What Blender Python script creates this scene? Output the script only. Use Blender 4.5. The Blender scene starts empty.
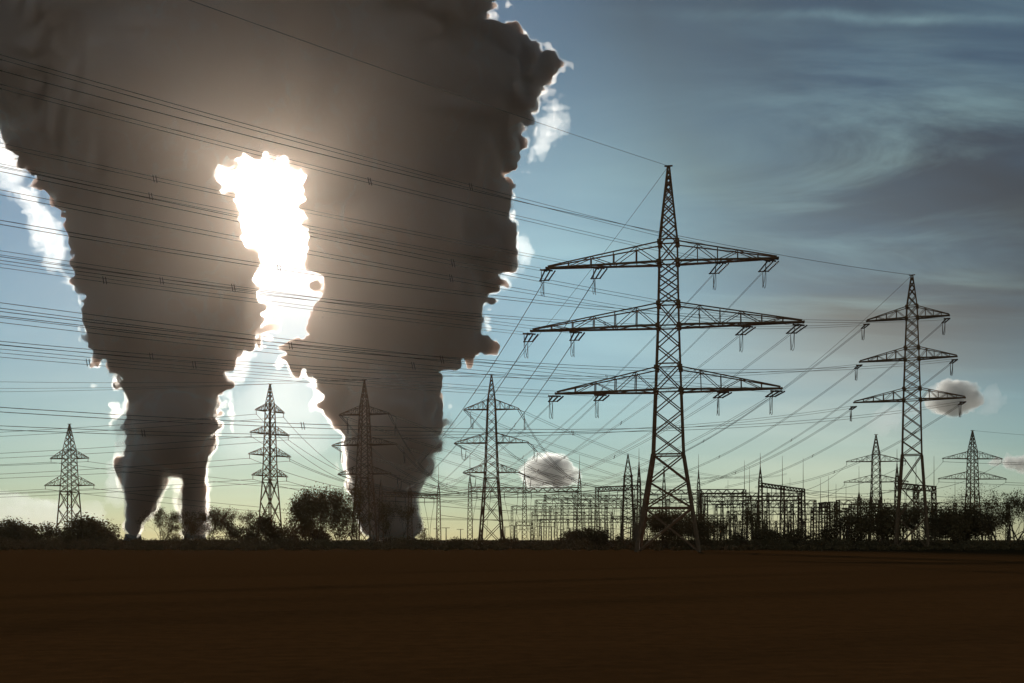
import bpy, math, random
import numpy as np
from mathutils import Vector, Matrix, Quaternion
import openvdb

# ---------------------------------------------------------------- camera, sky, sun, exposure
F, HY, CAMH = 1098.0, 540.0, 1.6          # focal length in pixels of a 1024 px frame, horizon row, eye height
scene = bpy.context.scene
col = scene.collection
cam_data = bpy.data.cameras.new('camera')
cam_data.sensor_width = 36.0
cam_data.lens = F / 1024 * 36.0
cam_data.shift_y = (HY - 341.5) / 1024
cam_data.clip_start, cam_data.clip_end = 0.5, 60000
cam = bpy.data.objects.new('camera', cam_data)
cam.location = (0, 0, CAMH)
cam.rotation_euler = (math.radians(90), 0, 0)
col.objects.link(cam)
scene.camera = cam

def look(px, py):
    return Vector((px - 512, F, HY - py)).normalized()

SUN = look(274, 216)
SUN_EL = math.asin(SUN.z)
SUN_AZ = math.atan2(SUN.x, SUN.y)         # from +Y towards +X

world = bpy.data.worlds.new('World')
scene.world = world
world.use_nodes = True
NT = world.node_tree
NT.nodes.clear()

class G:
    """tiny node-graph helper"""
    def __init__(s, nt): s.nt = nt
    def n(s, t, **kw):
        nd = s.nt.nodes.new(t)
        for k, v in kw.items(): setattr(nd, k, v)
        return nd
    def put(s, sock, v):
        if hasattr(v, 'is_linked'): s.nt.links.new(v, sock)
        else: sock.default_value = v
    def m(s, op, a, b=None, c=None, clamp=False):
        nd = s.n('ShaderNodeMath', operation=op, use_clamp=clamp)
        s.put(nd.inputs[0], a)
        if b is not None: s.put(nd.inputs[1], b)
        if c is not None: s.put(nd.inputs[2], c)
        return nd.outputs[0]
    def v(s, op, a, b=None):
        nd = s.n('ShaderNodeVectorMath', operation=op)
        s.put(nd.inputs[0], a)
        if b is not None: s.put(nd.inputs[1], b)
        return nd.outputs['Value'] if op in ('DOT_PRODUCT', 'LENGTH') else nd.outputs[0]
    def mix(s, f, a, b, blend='MIX'):
        nd = s.n('ShaderNodeMix', data_type='RGBA', blend_type=blend)
        s.put(nd.inputs[0], f); s.put(nd.inputs[6], a); s.put(nd.inputs[7], b)
        return nd.outputs[2]
    def noise(s, vec, scale, detail=5, rough=.55, dist=0.):
        nd = s.n('ShaderNodeTexNoise')
        s.put(nd.inputs['Vector'], vec)
        nd.inputs['Scale'].default_value = scale; nd.inputs['Detail'].default_value = detail
        nd.inputs['Roughness'].default_value = rough; nd.inputs['Distortion'].default_value = dist
        return nd.outputs['Fac']
    def ramp(s, x, lo, hi):
        nd = s.n('ShaderNodeMapRange', interpolation_type='SMOOTHSTEP')
        s.put(nd.inputs[0], x); nd.inputs[1].default_value = lo; nd.inputs[2].default_value = hi
        return nd.outputs[0]

g = G(NT)
tc = g.n('ShaderNodeTexCoord')
D = g.v('NORMALIZE', tc.outputs['Generated'])
sky = g.n('ShaderNodeTexSky', sky_type='NISHITA')
sky.sun_disc = False
sky.sun_elevation = SUN_EL
sky.sun_rotation = SUN_AZ
sky.altitude = 100
sky.air_density = 1.25
sky.dust_density = 0.06
sky.ozone_density = 1.3
sx = g.n('ShaderNodeSeparateXYZ'); g.put(sx.inputs[0], D)
zc = g.m('MAXIMUM', sx.outputs[2], 0.0)
mu = g.v('DOT_PRODUCT', D, tuple(SUN))
ang2 = g.m('SUBTRACT', 1.0, mu)                                # ~theta^2/2
low = g.m('EXPONENT', g.m('MULTIPLY', zc, -10.0))              # pale murk low over the horizon
base = g.mix(low, g.mix(1.0, sky.outputs[0], (.71, .96, 1.15, 1), 'MULTIPLY'), g.mix(1.0, sky.outputs[0], (.66, .92, 1.3, 1), 'MULTIPLY'))
# high thin cloud sheet: coordinates on a plane overhead so the streaks foreshorten towards the horizon
iz = g.m('DIVIDE', 1.0, g.m('ADD', zc, 0.16))
pl = g.v('MULTIPLY', D, (1, 1, 0))
sc_ = g.n('ShaderNodeVectorMath', operation='SCALE'); g.put(sc_.inputs[0], pl); g.put(sc_.inputs['Scale'], iz)
def streaks(rot, scale, freq, dist, lo, hi, detail=9, rough=.6):
    mp = g.n('ShaderNodeMapping'); g.put(mp.inputs[0], sc_.outputs[0])
    mp.inputs['Rotation'].default_value = (0, 0, math.radians(rot)); mp.inputs['Scale'].default_value = scale
    return g.ramp(g.noise(mp.outputs[0], freq, detail, rough, dist), lo, hi)
def patch(px, py, rad):                                         # soft patch of sky of a given radius in degrees
    c = g.v('DOT_PRODUCT', D, tuple(look(px, py)))
    k = 1 / (1 - math.cos(math.radians(rad)))
    return g.m('EXPONENT', g.m('MULTIPLY', g.m('SUBTRACT', 1.0, c), -k))
def mul(a, b): return g.m('MULTIPLY', a, b)
def add(a, b): return g.m('ADD', a, b)
fine = streaks(20, (.5, 1.6, 1), 2.2, .9, .40, .78)
soft = streaks(-12, (.6, 1.2, 1), 1.0, .5, .34, .70, 5, .5)
# grey sheet of cirrostratus filling the right of the sky
sheet = add(patch(1030, 140, 11), patch(820, -50, 13))
sheet = g.m('MINIMUM', add(sheet, mul(patch(1250, 0, 24), .8)), 1.0)
sheet = mul(mul(sheet, add(.62, mul(soft, .55))), g.ramp(zc, .06, .24))
base = g.mix(g.m('MULTIPLY', sheet, 1.0, clamp=True), base, g.mix(1.0, base, (.50, .30, .24, 1), 'MULTIPLY'))
# bright thin veil left of it and feathery streaks
veil = add(mul(patch(600, 250, 8.), .74), add(mul(fine, .075), mul(mul(patch(860, 200, 5), fine), .55)))
veil = add(veil, mul(mul(patch(970, 60, 9), fine), .45))
bn = look(740, 14).cross(look(1040, 20)).normalized()           # one long thin streak high at the right
wob = g.m('ADD', g.v('DOT_PRODUCT', D, tuple(bn)), mul(g.m('SUBTRACT', g.noise(D, 14., 6, .6), .5), .012))
band = g.m('EXPONENT', mul(g.m('POWER', g.m('ABSOLUTE', wob), 2.0), -1 / .0045 ** 2))
veil = add(veil, mul(mul(mul(band, patch(890, 16, 7.5)), add(.35, streaks(0, (1, 1, 1), 7., .5, .3, .7))), .42))
veil = mul(veil, add(.55, mul(soft, .6)))
vs = g.n('ShaderNodeVectorMath', operation='SCALE'); vs.inputs[0].default_value = (5.2, 8.4, 8.0); g.put(vs.inputs['Scale'], veil)
base = g.mix(1.0, base, vs.outputs[0], 'ADD')
murk = mul(add(patch(800, 470, 9), mul(patch(100, 430, 7), .45)), add(.6, mul(soft, .5)))      # pale murk low at the right and left
ms = g.n('ShaderNodeVectorMath', operation='SCALE'); ms.inputs[0].default_value = (4.2, 3.2, 1.9); g.put(ms.inputs['Scale'], murk)
base = g.mix(1.0, base, ms.outputs[0], 'ADD')
# aureole of the sun in thin cloud
a1 = mul(g.m('EXPONENT', mul(ang2, -1500.0)), 64.0)
a2 = mul(g.m('EXPONENT', mul(ang2, -130.0)), 4.0)
au = add(a1, a2)
cmb = g.n('ShaderNodeVectorMath', operation='SCALE'); cmb.inputs[0].default_value = (1.0, .97, .92); g.put(cmb.inputs['Scale'], au)
base = g.mix(1.0, base, cmb.outputs[0], 'ADD')
bg = g.n('ShaderNodeBackground'); g.put(bg.inputs[0], base)
bg.inputs[1].default_value = 0.05
out = g.n('ShaderNodeOutputWorld'); NT.links.new(bg.outputs[0], out.inputs[0])

sun_data = bpy.data.lights.new('sun', 'SUN')
sun_data.energy = 3.0
sun_data.angle = math.radians(0.5)
sun_data.color = (1.0, .95, .86)
sun = bpy.data.objects.new('sun', sun_data)
sun.rotation_euler = (-SUN).to_track_quat('-Z', 'Y').to_euler()
sun.location = SUN * 400
col.objects.link(sun)

scene.view_settings.view_transform = 'Standard'
scene.view_settings.look = 'None'
scene.view_settings.exposure = 0.0
scene.view_settings.gamma = 1.0
scene.view_settings.use_curve_mapping = False
scene.render.engine = 'CYCLES'
cy = scene.cycles
cy.use_denoising = True
cy.volume_bounces = 3
cy.max_bounces = 6
cy.transparent_max_bounces = 64
cy.use_adaptive_sampling = True
cy.adaptive_threshold = 0.012
cy.adaptive_min_samples = 64

# ---------------------------------------------------------------- helpers
rng = np.random.default_rng(7)
R = random.Random(11)

def at(px, py, depth):
    """point seen at a pixel of the photograph at a given distance ahead"""
    return Vector(((px - 512) / F * depth, depth, CAMH + (HY - py) / F * depth))

def tag(o, label=None, cat=None, group=None, kind=None):
    if label: o['label'] = label
    if cat: o['category'] = cat
    if group: o['group'] = group
    if kind: o['kind'] = kind
    return o

def link(name, data, parent=None):
    o = bpy.data.objects.new(name, data)
    col.objects.link(o)
    if parent is not None: o.parent = parent
    return o

def empty(name, loc, rz=0):
    o = link(name, None)
    o.location = loc; o.rotation_euler = (0, 0, rz)
    o.empty_display_size = .5
    return o

def material(name, color, rough=.8, metal=0., spec=.3, var=None, scale=4., bump=0.):
    m = bpy.data.materials.new(name); m.use_nodes = True
    q = G(m.node_tree); b = m.node_tree.nodes['Principled BSDF']
    b.inputs['Roughness'].default_value = rough; b.inputs['Metallic'].default_value = metal
    b.inputs['Specular IOR Level'].default_value = spec
    t = q.n('ShaderNodeTexCoord')
    f = q.noise(t.outputs['Object'], scale, 5, .6)
    c2 = var or tuple(x * .6 for x in color)
    q.put(b.inputs['Base Color'], q.mix(q.ramp(f, .35, .65), (*color, 1), (*c2, 1)))
    if bump:
        bp = q.n('ShaderNodeBump'); bp.inputs['Strength'].default_value = bump
        q.put(bp.inputs['Height'], f); m.node_tree.links.new(bp.outputs[0], b.inputs['Normal'])
    return m

STEEL = material('weathered_steel', (.30, .135, .060), .8, 0., .1, (.21, .10, .046), 1.2)
WIRE = material('dull_conductor', (.19, .11, .065), .75, 0., .1, (.15, .09, .055), .3)
CERAMIC = material('brown_glazed_ceramic', (.16, .07, .035), .5, 0., .3, (.12, .055, .03), 3.)
BARK = material('dark_bark', (.15, .075, .035), .95, 0., .05, (.11, .056, .027), 3., .3)
LEAF = material('autumn_leaf', (.27, .135, .05), .9, 0., .05, (.20, .105, .04), .8)
CONCRETE = material('stained_concrete', (.11, .08, .06), .9, 0., .2, (.085, .062, .047), .05)

class MB:
    def __init__(s): s.v, s.f = [], []
    def beam(s, a, b, w, w2=None, h=None):
        a, b = Vector(a), Vector(b); d = b - a
        if d.length < 1e-4: return s
        d.normalize()
        u = d.cross(Vector((0, 0, 1)))
        if u.length < .05: u = d.cross(Vector((0, 1, 0)))
        u.normalize(); t = u.cross(d)
        w2 = w if w2 is None else w2
        i = len(s.v)
        for p, q in ((a, w), (b, w2)):
            for x, y in ((-1, -1), (1, -1), (1, 1), (-1, 1)):
                s.v.append(p + u * x * q / 2 + t * y * (h or q) / 2)
        s.f += [(i, i+3, i+2, i+1), (i+4, i+5, i+6, i+7)] + [(i+k, i+(k+1) % 4, i+4+(k+1) % 4, i+4+k) for k in range(4)]
        return s
    def tube(s, pts, r, n=5):
        pts = [Vector(p) for p in pts]
        rs = r if hasattr(r, '__len__') else [r] * len(pts)
        i0 = len(s.v); ref = None
        for k, p in enumerate(pts):
            d = (pts[min(k+1, len(pts)-1)] - pts[max(k-1, 0)]).normalized()
            if ref is None:
                ref = d.cross(Vector((0, 0, 1)))
                if ref.length < .05: ref = d.cross(Vector((0, 1, 0)))
            u = (ref - d * ref.dot(d)).normalized(); t = d.cross(u); ref = u
            for j in range(n):
                a = 2 * math.pi * j / n
                s.v.append(p + (u * math.cos(a) + t * math.sin(a)) * rs[k])
        for k in range(len(pts) - 1):
            for j in range(n):
                a, b = i0 + k*n + j, i0 + k*n + (j+1) % n
                s.f.append((a, b, b+n, a+n))
        s.f.append(tuple(i0 + j for j in reversed(range(n))))
        s.f.append(tuple(i0 + (len(pts)-1)*n + j for j in range(n)))
        return s
    def mesh(s, name, mat, smooth=False):
        m = bpy.data.meshes.new(name); m.from_pydata([tuple(x) for x in s.v], [], s.f); m.update()
        m.materials.append(mat)
        if smooth: m.polygons.foreach_set('use_smooth', [True] * len(m.polygons))
        return m
    def build(s, name, mat, parent=None, smooth=False):
        return link(name, s.mesh(name, mat, smooth), parent)

UNIT = MB().beam((0, 0, 0), (0, 0, 1), 1).mesh('brace', STEEL)
def bar(name, a, b, w, parent):
    """one straight steel member: shares the unit bar mesh"""
    a, b = Vector(a), Vector(b); d = b - a
    o = link(name, UNIT, parent)
    o.matrix_basis = Matrix.LocRotScale(a, d.to_track_quat('Z', 'Y'), Vector((w, w, d.length)))
    return o

def insulator_mesh():
    m = MB(); n = 18; pts, rs = [], []
    for k in range(n):
        pts.append((0, 0, k / (n - 1))); rs.append(1.0 if k % 2 else .38)
    pts = [(0, 0, -.001)] + pts
    rs = [.3] + rs
    m.tube(pts, rs, 7)
    return m.mesh('insulator_string', CERAMIC)
INSUL = insulator_mesh()
def insulator(a, b, r, parent, name='insulator_string'):
    a, b = Vector(a), Vector(b); d = b - a
    o = link(name, INSUL, parent)
    o.matrix_basis = Matrix.LocRotScale(a, d.to_track_quat('Z', 'Y'), Vector((r, r, d.length)))
    return o

def sag_pts(a, b, sag, n=40):
    a, b = Vector(a), Vector(b)
    return [a.lerp(b, k / n) - Vector((0, 0, 4 * sag * (k / n) * (1 - k / n))) for k in range(n + 1)]

# ---------------------------------------------------------------- ground
def make_ground():
    # rows get sparser with distance; low ridges of a ploughed field near the camera
    ys = np.concatenate([np.arange(-60, 4, 4.), np.arange(4, 40, .22), np.arange(40, 130, 1.2), np.array([130, 160, 200, 260, 350, 500, 800, 1500, 3000, 6000, 12000, 25000, 45000.])])
    nx = 200
    t = np.linspace(-1, 1, nx)
    v = []
    rg = np.random.default_rng(3)
    for y in ys:
        half = 40 + abs(y) * .75 if y < 3000 else y * 1.0 + 2000
        x = t * half
        amp = .004 if 0 < y < 45 else (.004 if y < 130 and y > 0 else 0)
        z = amp * np.sin(y * 2.4 + x * .25) + rg.normal(0, amp * .55, nx)
        v.append(np.stack([x, np.full(nx, y), z], 1))
    v = np.concatenate(v); f = []
    for i in range(len(ys) - 1):
        for j in range(nx - 1):
            a = i * nx + j; f.append((a, a+1, a+nx+1, a+nx))
    m = bpy.data.meshes.new('field'); m.from_pydata(v.tolist(), [], f); m.update()
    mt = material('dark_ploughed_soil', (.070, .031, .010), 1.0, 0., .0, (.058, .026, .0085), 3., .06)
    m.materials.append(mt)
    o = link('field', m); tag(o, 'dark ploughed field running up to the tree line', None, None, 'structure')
make_ground()

# ---------------------------------------------------------------- lattice pylons
def corner(profile, z):
    for (z0, w0), (z1, w1) in zip(profile, profile[1:]):
        if z <= z1 + 1e-6: return w0 + (w1 - w0) * (z - z0) / (z1 - z0)
    return profile[-1][1]

CORN = ((-1, -1), (1, -1), (1, 1), (-1, 1))
def pylon(name, label, loc, rz, profile, levels, horiz, arms, w, fine, group):
    """profile: (height, half width); levels: panel heights; arms: (z, half length, rise, n stations)"""
    root = empty(name, loc, rz); tag(root, label, 'pylon', group)
    P = lambda c, z: Vector((c[0] * corner(profile, z), c[1] * corner(profile, z), z))
    top = profile[-1][0]
    for c in CORN:
        m = MB(); zs = [p[0] for p in profile]
        for a, b in zip(zs, zs[1:]):
            ww = w * (1.25 if a < levels[1] else 1.0 - .45 * a / top)
            m.beam(P(c, a), P(c, b + .02), ww, ww * .95)
        m.build('leg', STEEL, root)
    lat = MB()
    def brace(a, b, ww):
        if fine: bar('brace', a, b, ww, root)
        else: lat.beam(a, b, ww)
    for i, (z0, z1) in enumerate(zip(levels, levels[1:])):
        bw = w * (.5 if z0 > levels[2] else .6)
        for k in range(4):
            c, d = CORN[k], CORN[(k + 1) % 4]
            brace(P(c, z0), P(d, z1), bw); brace(P(d, z0), P(c, z1), bw)
            if z1 in horiz: brace(P(c, z1), P(d, z1), bw * 1.1)
    if not fine:
        tag(lat.build('lattice', STEEL, root), kind='stuff')
    tips = []
    for (z, LL, rise, n) in arms:
        hw = corner(profile, z); hu = corner(profile, z + rise)
        for s in (-1, 1):
            L = LL[(s + 1) // 2] if isinstance(LL, tuple) else LL
            ch = MB()
            lo = lambda e, t: Vector((s * (hw + (L - hw) * t), e * (hw + (.22 - hw) * t), z))
            up = lambda e, t: Vector((s * (hu + (L - hu) * t), e * (hu + (.22 - hu) * t), z + rise + (.2 - rise) * t))
            for e in (-1, 1):
                ch.beam(lo(e, 0), lo(e, 1), w * .95, w * .7)
                ch.beam(up(e, 0), up(e, .985), w * .5, w * .5)
            ch.beam(Vector((s * (L - w * .2), -.45, z)), Vector((s * (L - w * .2), .45, z)), w * .8)
            arm_lat = MB()
            cro = ch.build('crossarm', STEEL, root)
            def web(a, b, ww):
                if fine: bar('brace', a, b, ww, cro)
                else: arm_lat.beam(a, b, ww)
            for e in (-1, 1):
                for k in range(1, n):
                    t = k / n
                    web(lo(e, t), up(e, t), w * .32)
                    tn = (k - 1) / n
                    if k % 2: web(lo(e, tn), up(e, t), w * .3)
                    else: web(up(e, tn), lo(e, t), w * .3)
            for k in range(n):
                e = -1 if k % 2 else 1
                web(lo(e, k / n), lo(-e, (k + 1) / n), w * .3)
            if not fine: tag(arm_lat.build('lattice', STEEL, cro), kind='stuff')
            tips.append((s, z, L))
    if fine:                                          # gusset plates where the arms meet the legs
        for (z, L, rise, n) in arms:
            for zz in (z, z + rise):
                for c in CORN:
                    p = P(c, zz); m = MB(); m.beam(p - Vector((0, 0, w * .9)), p + Vector((0, 0, w * .9)), w * 1.9)
                    m.build('gusset_plate', STEEL, root)
    m = MB(); m.beam((-.55 if fine else -.8, 0, top), (.55 if fine else .8, 0, top), w * .6)
    m.build('earth_wire_bracket', STEEL, root)
    return root

def world_pt(root, local):
    return Vector(root.location) + Matrix.Rotation(root.rotation_euler.z, 3, 'Z') @ Vector(local)
def local_pt(root, p):
    return Matrix.Rotation(-root.rotation_euler.z, 3, 'Z') @ (Vector(p) - Vector(root.location))

def base_loc(px, depth): return Vector(((px - 512) / F * depth, depth, 0))
def zof(py, depth): return CAMH + (HY - py) / F * depth

def lin(a, b, n): return [a + (b - a) * k / n for k in range(n + 1)]
def geo(a, b, n, q):
    ws = [q ** k for k in range(n)]; s = sum(ws); o = [a]
    for x in ws: o.append(o[-1] + (b - a) * x / s)
    o[-1] = b
    return o

# the large four-circuit angle pylon
d1 = 150.0
Z = lambda y: zof(y, d1)
prof1 = [(0, 4.15), (Z(455), 2.05), (Z(390), 1.72), (Z(327), 1.42), (Z(262), 1.24), (Z(241), 1.2), (Z(166), .10)]
lev1 = [0, Z(508), Z(482), Z(455)] + lin(Z(455), Z(390), 3)[1:] + lin(Z(390), Z(365), 1)[1:] + lin(Z(365), Z(327), 2)[1:] + lin(Z(327), Z(303), 1)[1:] + lin(Z(303), Z(262), 3)[1:] + [Z(241)] + geo(Z(241), Z(170), 8, .86)[1:]
P1 = pylon('transmission_pylon', 'largest lattice pylon with three wide crossarms, right of centre', base_loc(668.5, d1), math.radians(-10),
           prof1, lev1, {Z(508), Z(455), Z(390), Z(365), Z(327), Z(303), Z(262), Z(241)},
           [(Z(263), (123.5 * d1 / F, 107 * d1 / F), 2.7, 5), (Z(326.5), (139.5 * d1 / F, 131.5 * d1 / F), 3.0, 6), (Z(391), (114 * d1 / F, 110.5 * d1 / F), 3.1, 5)], .30, True, None)

# the two-circuit pylon at the right
d2 = 205.0
Z = lambda y: zof(y, d2)
prof2 = [(0, 2.9), (Z(455), 1.72), (Z(400), 1.5), (Z(359), 1.25), (Z(318), .98), (Z(306), .9), (Z(275), .12)]
lev2 = lin(0, Z(455), 3) + lin(Z(455), Z(400), 4)[1:] + [Z(389)] + lin(Z(389), Z(359), 3)[1:] + [Z(348)] + lin(Z(348), Z(318), 3)[1:] + [Z(306)] + geo(Z(306), Z(277), 4, .8)[1:]
P2 = pylon('transmission_pylon', 'tall pylon with three short crossarms standing right of the largest pylon', base_loc(912, d2), math.radians(-22),
           prof2, lev2, {Z(455), Z(400), Z(389), Z(359), Z(348), Z(318), Z(306)},
           [(Z(318), (43.5 * d2 / F, 35 * d2 / F), 2.1, 4), (Z(359), (50.5 * d2 / F, 42 * d2 / F), 2.1, 5), (Z(400), (56 * d2 / F, 49.5 * d2 / F), 2.1, 5)], .27, True, None)

def far_pylon(label, px, depth, rot, ytip, ybody, arms, hw_top, hw_low, hw_base, w=.3, npan=9):
    Zf = lambda y: zof(y, depth); k = depth / F
    prof = [(0, hw_base * k), (Zf(ybody), hw_low * k), (Zf(arms[0][0]) + arms[0][2], hw_top * k), (Zf(ytip), .1)]
    zt = Zf(arms[0][0]) + arms[0][2]
    lev = lin(0, Zf(ybody), 3) + lin(Zf(ybody), zt, npan)[1:] + geo(zt, Zf(ytip + 1.5), 5, .82)[1:]
    return pylon('transmission_pylon', label, base_loc(px, depth), math.radians(rot), prof, lev, {lev[3], zt},
                 [(Zf(y), L, rise, 5) for y, L, rise in arms], w, False, None)

P3 = far_pylon('three-armed pylon at the centre, right of the right-hand steam plume', 491.5, 330, -6, 374.5, 478,
               [(409.5, 8.4, 3.0), (443, 11.3, 3.0), (472.5, 8.6, 2.8)], 3.6, 6.5, 11.5)
P4 = far_pylon('three-armed pylon standing in front of the right-hand steam plume', 364.5, 335, -14, 380, 478,
               [(414.5, 8.2, 2.6), (445, 10.6, 2.6), (474, 8.6, 2.5)], 3.6, 6.5, 10)
P5 = far_pylon('slender four-armed pylon in the bright gap between the plumes', 270, 345, 52, 384, 480,
               [(411.5, 5.6, 2.4), (434, 7.6, 2.6), (455.5, 8.2, 2.6), (476, 6.9, 2.4)], 3.2, 5.2, 9.0)
P6 = far_pylon('leftmost pylon with two broad tapering crossarms', 69.5, 430, -12, 424, 492,
               [(458.5, 8.3, 3.3), (485.5, 10.8, 3.9)], 4.6, 6.4, 9.5, .34, 6)
P7 = far_pylon('distant two-armed pylon directly left of the tall right pylon', 876, 465, -8, 434.5, 492,
               [(461.5, 12.2, 3.0), (482, 13.2, 3.0)], 3.4, 4.4, 6.5, .34, 6)
P8 = far_pylon('distant two-armed pylon farthest to the right', 972.5, 455, 6, 430.5, 492,
               [(458.8, 13.0, 3.2), (479, 14.8, 3.2)], 3.4, 4.4, 6.5, .34, 6)

# ---------------------------------------------------------------- conductors
def conductor(label, a, b, sag, r, gap=.4, spacers=(), name='conductor_bundle', n=44, group=None, cat='power line'):
    """one span: a pair of wires held together by spacers, or a single wire when gap is 0"""
    a, b = Vector(a), Vector(b)
    side = (b - a).cross(Vector((0, 0, 1))); side.normalize()
    o0 = a.copy()
    if gap == 0:
        o = MB().tube([p - o0 for p in sag_pts(a, b, sag, n)], r, 4).build(name, WIRE); o.location = o0
        return tag(o, label, cat, group)
    root = empty(name, o0); tag(root, label, cat, group)
    off = side * gap * .22 + Vector((0, 0, gap * .46))
    for s in (-1, 1):
        MB().tube([p - o0 + off * s for p in sag_pts(a, b, sag, n)], r, 4).build('wire', WIRE, root)
    L = (b - a).length
    for t in spacers:
        p = a.lerp(b, t) - Vector((0, 0, 4 * sag * t * (1 - t))) - o0
        d = (b - a).normalized()
        m = MB()
        for q in (-.14, .14):
            m.beam(p + d * q - off * 1.25 - Vector((0, 0, .12)), p + d * q + off * 1.25 + Vector((0, 0, .12)), .05)
        m.build('spacer', WIRE, root)
    return root

def dead_end(root, tip, dirs, length, r, nstr, spread, hang, w=.035):
    """tension strings on one hanging point for two directions and the jumper loop between their ends; returns string ends"""
    ends = []
    lens = length if isinstance(length, tuple) else (length, length)
    for (d, nn, length) in zip(dirs, nstr, lens):
        d = Vector(d).normalized()
        e = tip + d * length
        ax = Matrix.Rotation(root.rotation_euler.z, 3, 'Z') @ Vector((1, 0, 0))
        for k in range(nn):
            o = ax * spread * (k - (nn - 1) / 2)
            insulator(local_pt(root, tip + o), local_pt(root, e + o * .8), r, root)
        if nn > 1:
            MB().beam(local_pt(root, e - ax * spread * (nn - 1) / 2), local_pt(root, e + ax * spread * (nn - 1) / 2), .12).build('yoke_plate', STEEL, root)
        ends.append(e + d * .25)
    m = MB()
    a, b = ends
    for o in (-.2, .2):
        q = Vector((o, o, 0))
        pts = []
        for k in range(15):
            t = k / 14
            p = a.lerp(b, t); p.z -= hang * (1 - (2 * t - 1) ** 4) 
            pts.append(local_pt(root, p + q * math.sin(math.pi * t)))
        m.tube(pts, w, 4)
    m.build('jumper_loop', WIRE, root)
    return ends

ARMN = ('top', 'middle', 'lowest')
NEAR_DIR = Vector((-1, -1.0, 0)).normalized()
SPAN1 = 285.0
# hanging points along each arm of the largest pylon, as photo columns
cols1 = [((553, 604, 722, 770), 264), ((536, 582, 748, 797), 328), ((561, 606, 725, 776), 392)]
pos_word = ('outer left', 'inner left', 'inner right', 'outer right')
gantry1_x = [398, 410, 424, 436]
for ai, (cs, yy) in enumerate(cols1):
    zz = zof(yy, d1)
    for ci, c in enumerate(cs):
        xo = (c - 668.5) * d1 / F / math.cos(math.radians(10)) * (1 - .012 * (ci > 1) + .02 * (ci < 2))
        tip = world_pt(P1, (xo, 0, zz - .25))
        near_end = tip + NEAR_DIR * SPAN1 + Vector((0, 0, .5))
        k = ai * 4 + ci
        gx = 392 + 13.2 * ((ci * 3 + ai) if True else k)
        far_end = at(gx, 489 + .5 * (ci % 2), 300 + 6 * ai)
        sn, sf = 4.2, 3.5
        dn = (near_end - tip); dn = Vector((dn.x, dn.y, dn.z - 4 * sn)).normalized()
        df = (far_end - tip); df = Vector((df.x, df.y, df.z - 4 * sf)).normalized()
        e1, e2 = dead_end(P1, tip, (dn, df), (1.5, 2.9), .13, (2, 3), .75, 2.7, .032)
        conductor(f'twin wires running upper left from {pos_word[ci]} hanger, {ARMN[ai]} arm of largest pylon',
                  e1, near_end, sn, .022, .45, [.18 + .05 * R.random(), .36 + .06 * R.random(), .58, .8])
        conductor(f'twin wires falling to the substation from {pos_word[ci]} hanger, {ARMN[ai]} arm of largest pylon',
                  e2, far_end, sf, .03, .42, [.3, .65])
top1 = world_pt(P1, (0, 0, zof(166, d1)))
conductor('single earth wire rising to the upper left from the largest pylon\'s peak', top1, top1 + NEAR_DIR * SPAN1 + Vector((0, 0, 2)), 3.6, .024, 0, name='earth_wire')
conductor('single earth wire falling left from the largest pylon\'s peak to the substation', top1, at(405, 470, 300), 4.0, .03, 0, name='earth_wire')

# second pylon: its line also runs to the upper left, behind the first
cols2 = [((869, 948), 320), ((862.5, 956), 361), ((856, 963), 403)]
D2 = Vector((-275, -255, 0)).normalized(); SPAN2 = 350.0
for ai, (cs, yy) in enumerate(cols2):
    zz = zof(yy, d2)
    for ci, c in enumerate(cs):
        xo = ((-43.5, 35), (-50.5, 42), (-56, 49.5))[ai][ci] * d2 / F + (.25, -.25)[ci]
        tip = world_pt(P2, (xo, 0, zz - .2))
        near_end = tip + D2 * SPAN2 + Vector((0, 0, -2))
        far_end = at(600 + 30 * ai + 95 * ci, 487, 320)
        sn, sf = 14.0, 4.0
        dn = (near_end - tip); dn = Vector((dn.x, dn.y, dn.z - 4 * sn)).normalized()
        df = (far_end - tip); df = Vector((df.x, df.y, df.z - 4 * sf)).normalized()
        e1, e2 = dead_end(P2, tip, (dn, df), (1.0, 1.6), .14, (2, 2), .6, 2.4, .045)
        side = ('left', 'right')[ci]
        conductor(f'twin wires running far left from {side} end, {ARMN[ai]} arm of tall right pylon', e1, near_end, sn, .028, .42, [.2 + .04 * R.random(), .4, .62, .82])
        conductor(f'twin wires dropping to the substation from {side} end, {ARMN[ai]} arm of tall right pylon', e2, far_end, sf, .04, .45, [.5])
top2 = world_pt(P2, (0, 0, zof(275, d2)))
conductor('single earth wire running left from the tall right pylon\'s peak', top2, top2 + D2 * SPAN2, 9.0, .035, 0, name='earth_wire')
conductor('single earth wire slanting down left from the tall right pylon\'s peak', top2, at(640, 470, 320), 5.0, .035, 0, name='earth_wire')

def arm_tip(root, depth, y, L, s): return world_pt(root, (s * (L - .2), 0, zof(y, depth) - .1))
def far_circuit(root, depth, arms, who, left_dir, right_targets, hang=3.6, span=330, sag=8):
    for ai, (y, L) in enumerate(arms):
        for ci, s in enumerate((-1, 1)):
            tip = arm_tip(root, depth, y, L, s)
            le = tip + left_dir * span
            re = right_targets(ai, ci)
            dl = (le - tip); dl = Vector((dl.x, dl.y, dl.z - 4 * sag)).normalized()
            dr = (re - tip); dr = Vector((dr.x, dr.y, dr.z - 4 * 3)).normalized()
            e1, e2 = dead_end(root, tip, (dl, dr), 3.6, .13, (1, 2), .6, hang, .06)
            side = ('left', 'right')[ci]; nm = ('top', 'middle', 'lowest')[ai]
            conductor(f'wires running away behind {side} end, {nm} arm of {who}', e1, le, sag, .055, .6)
            conductor(f'wires slanting down right from {side} end, {nm} arm of {who}', e2, re, 3, .055, .6)
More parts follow.
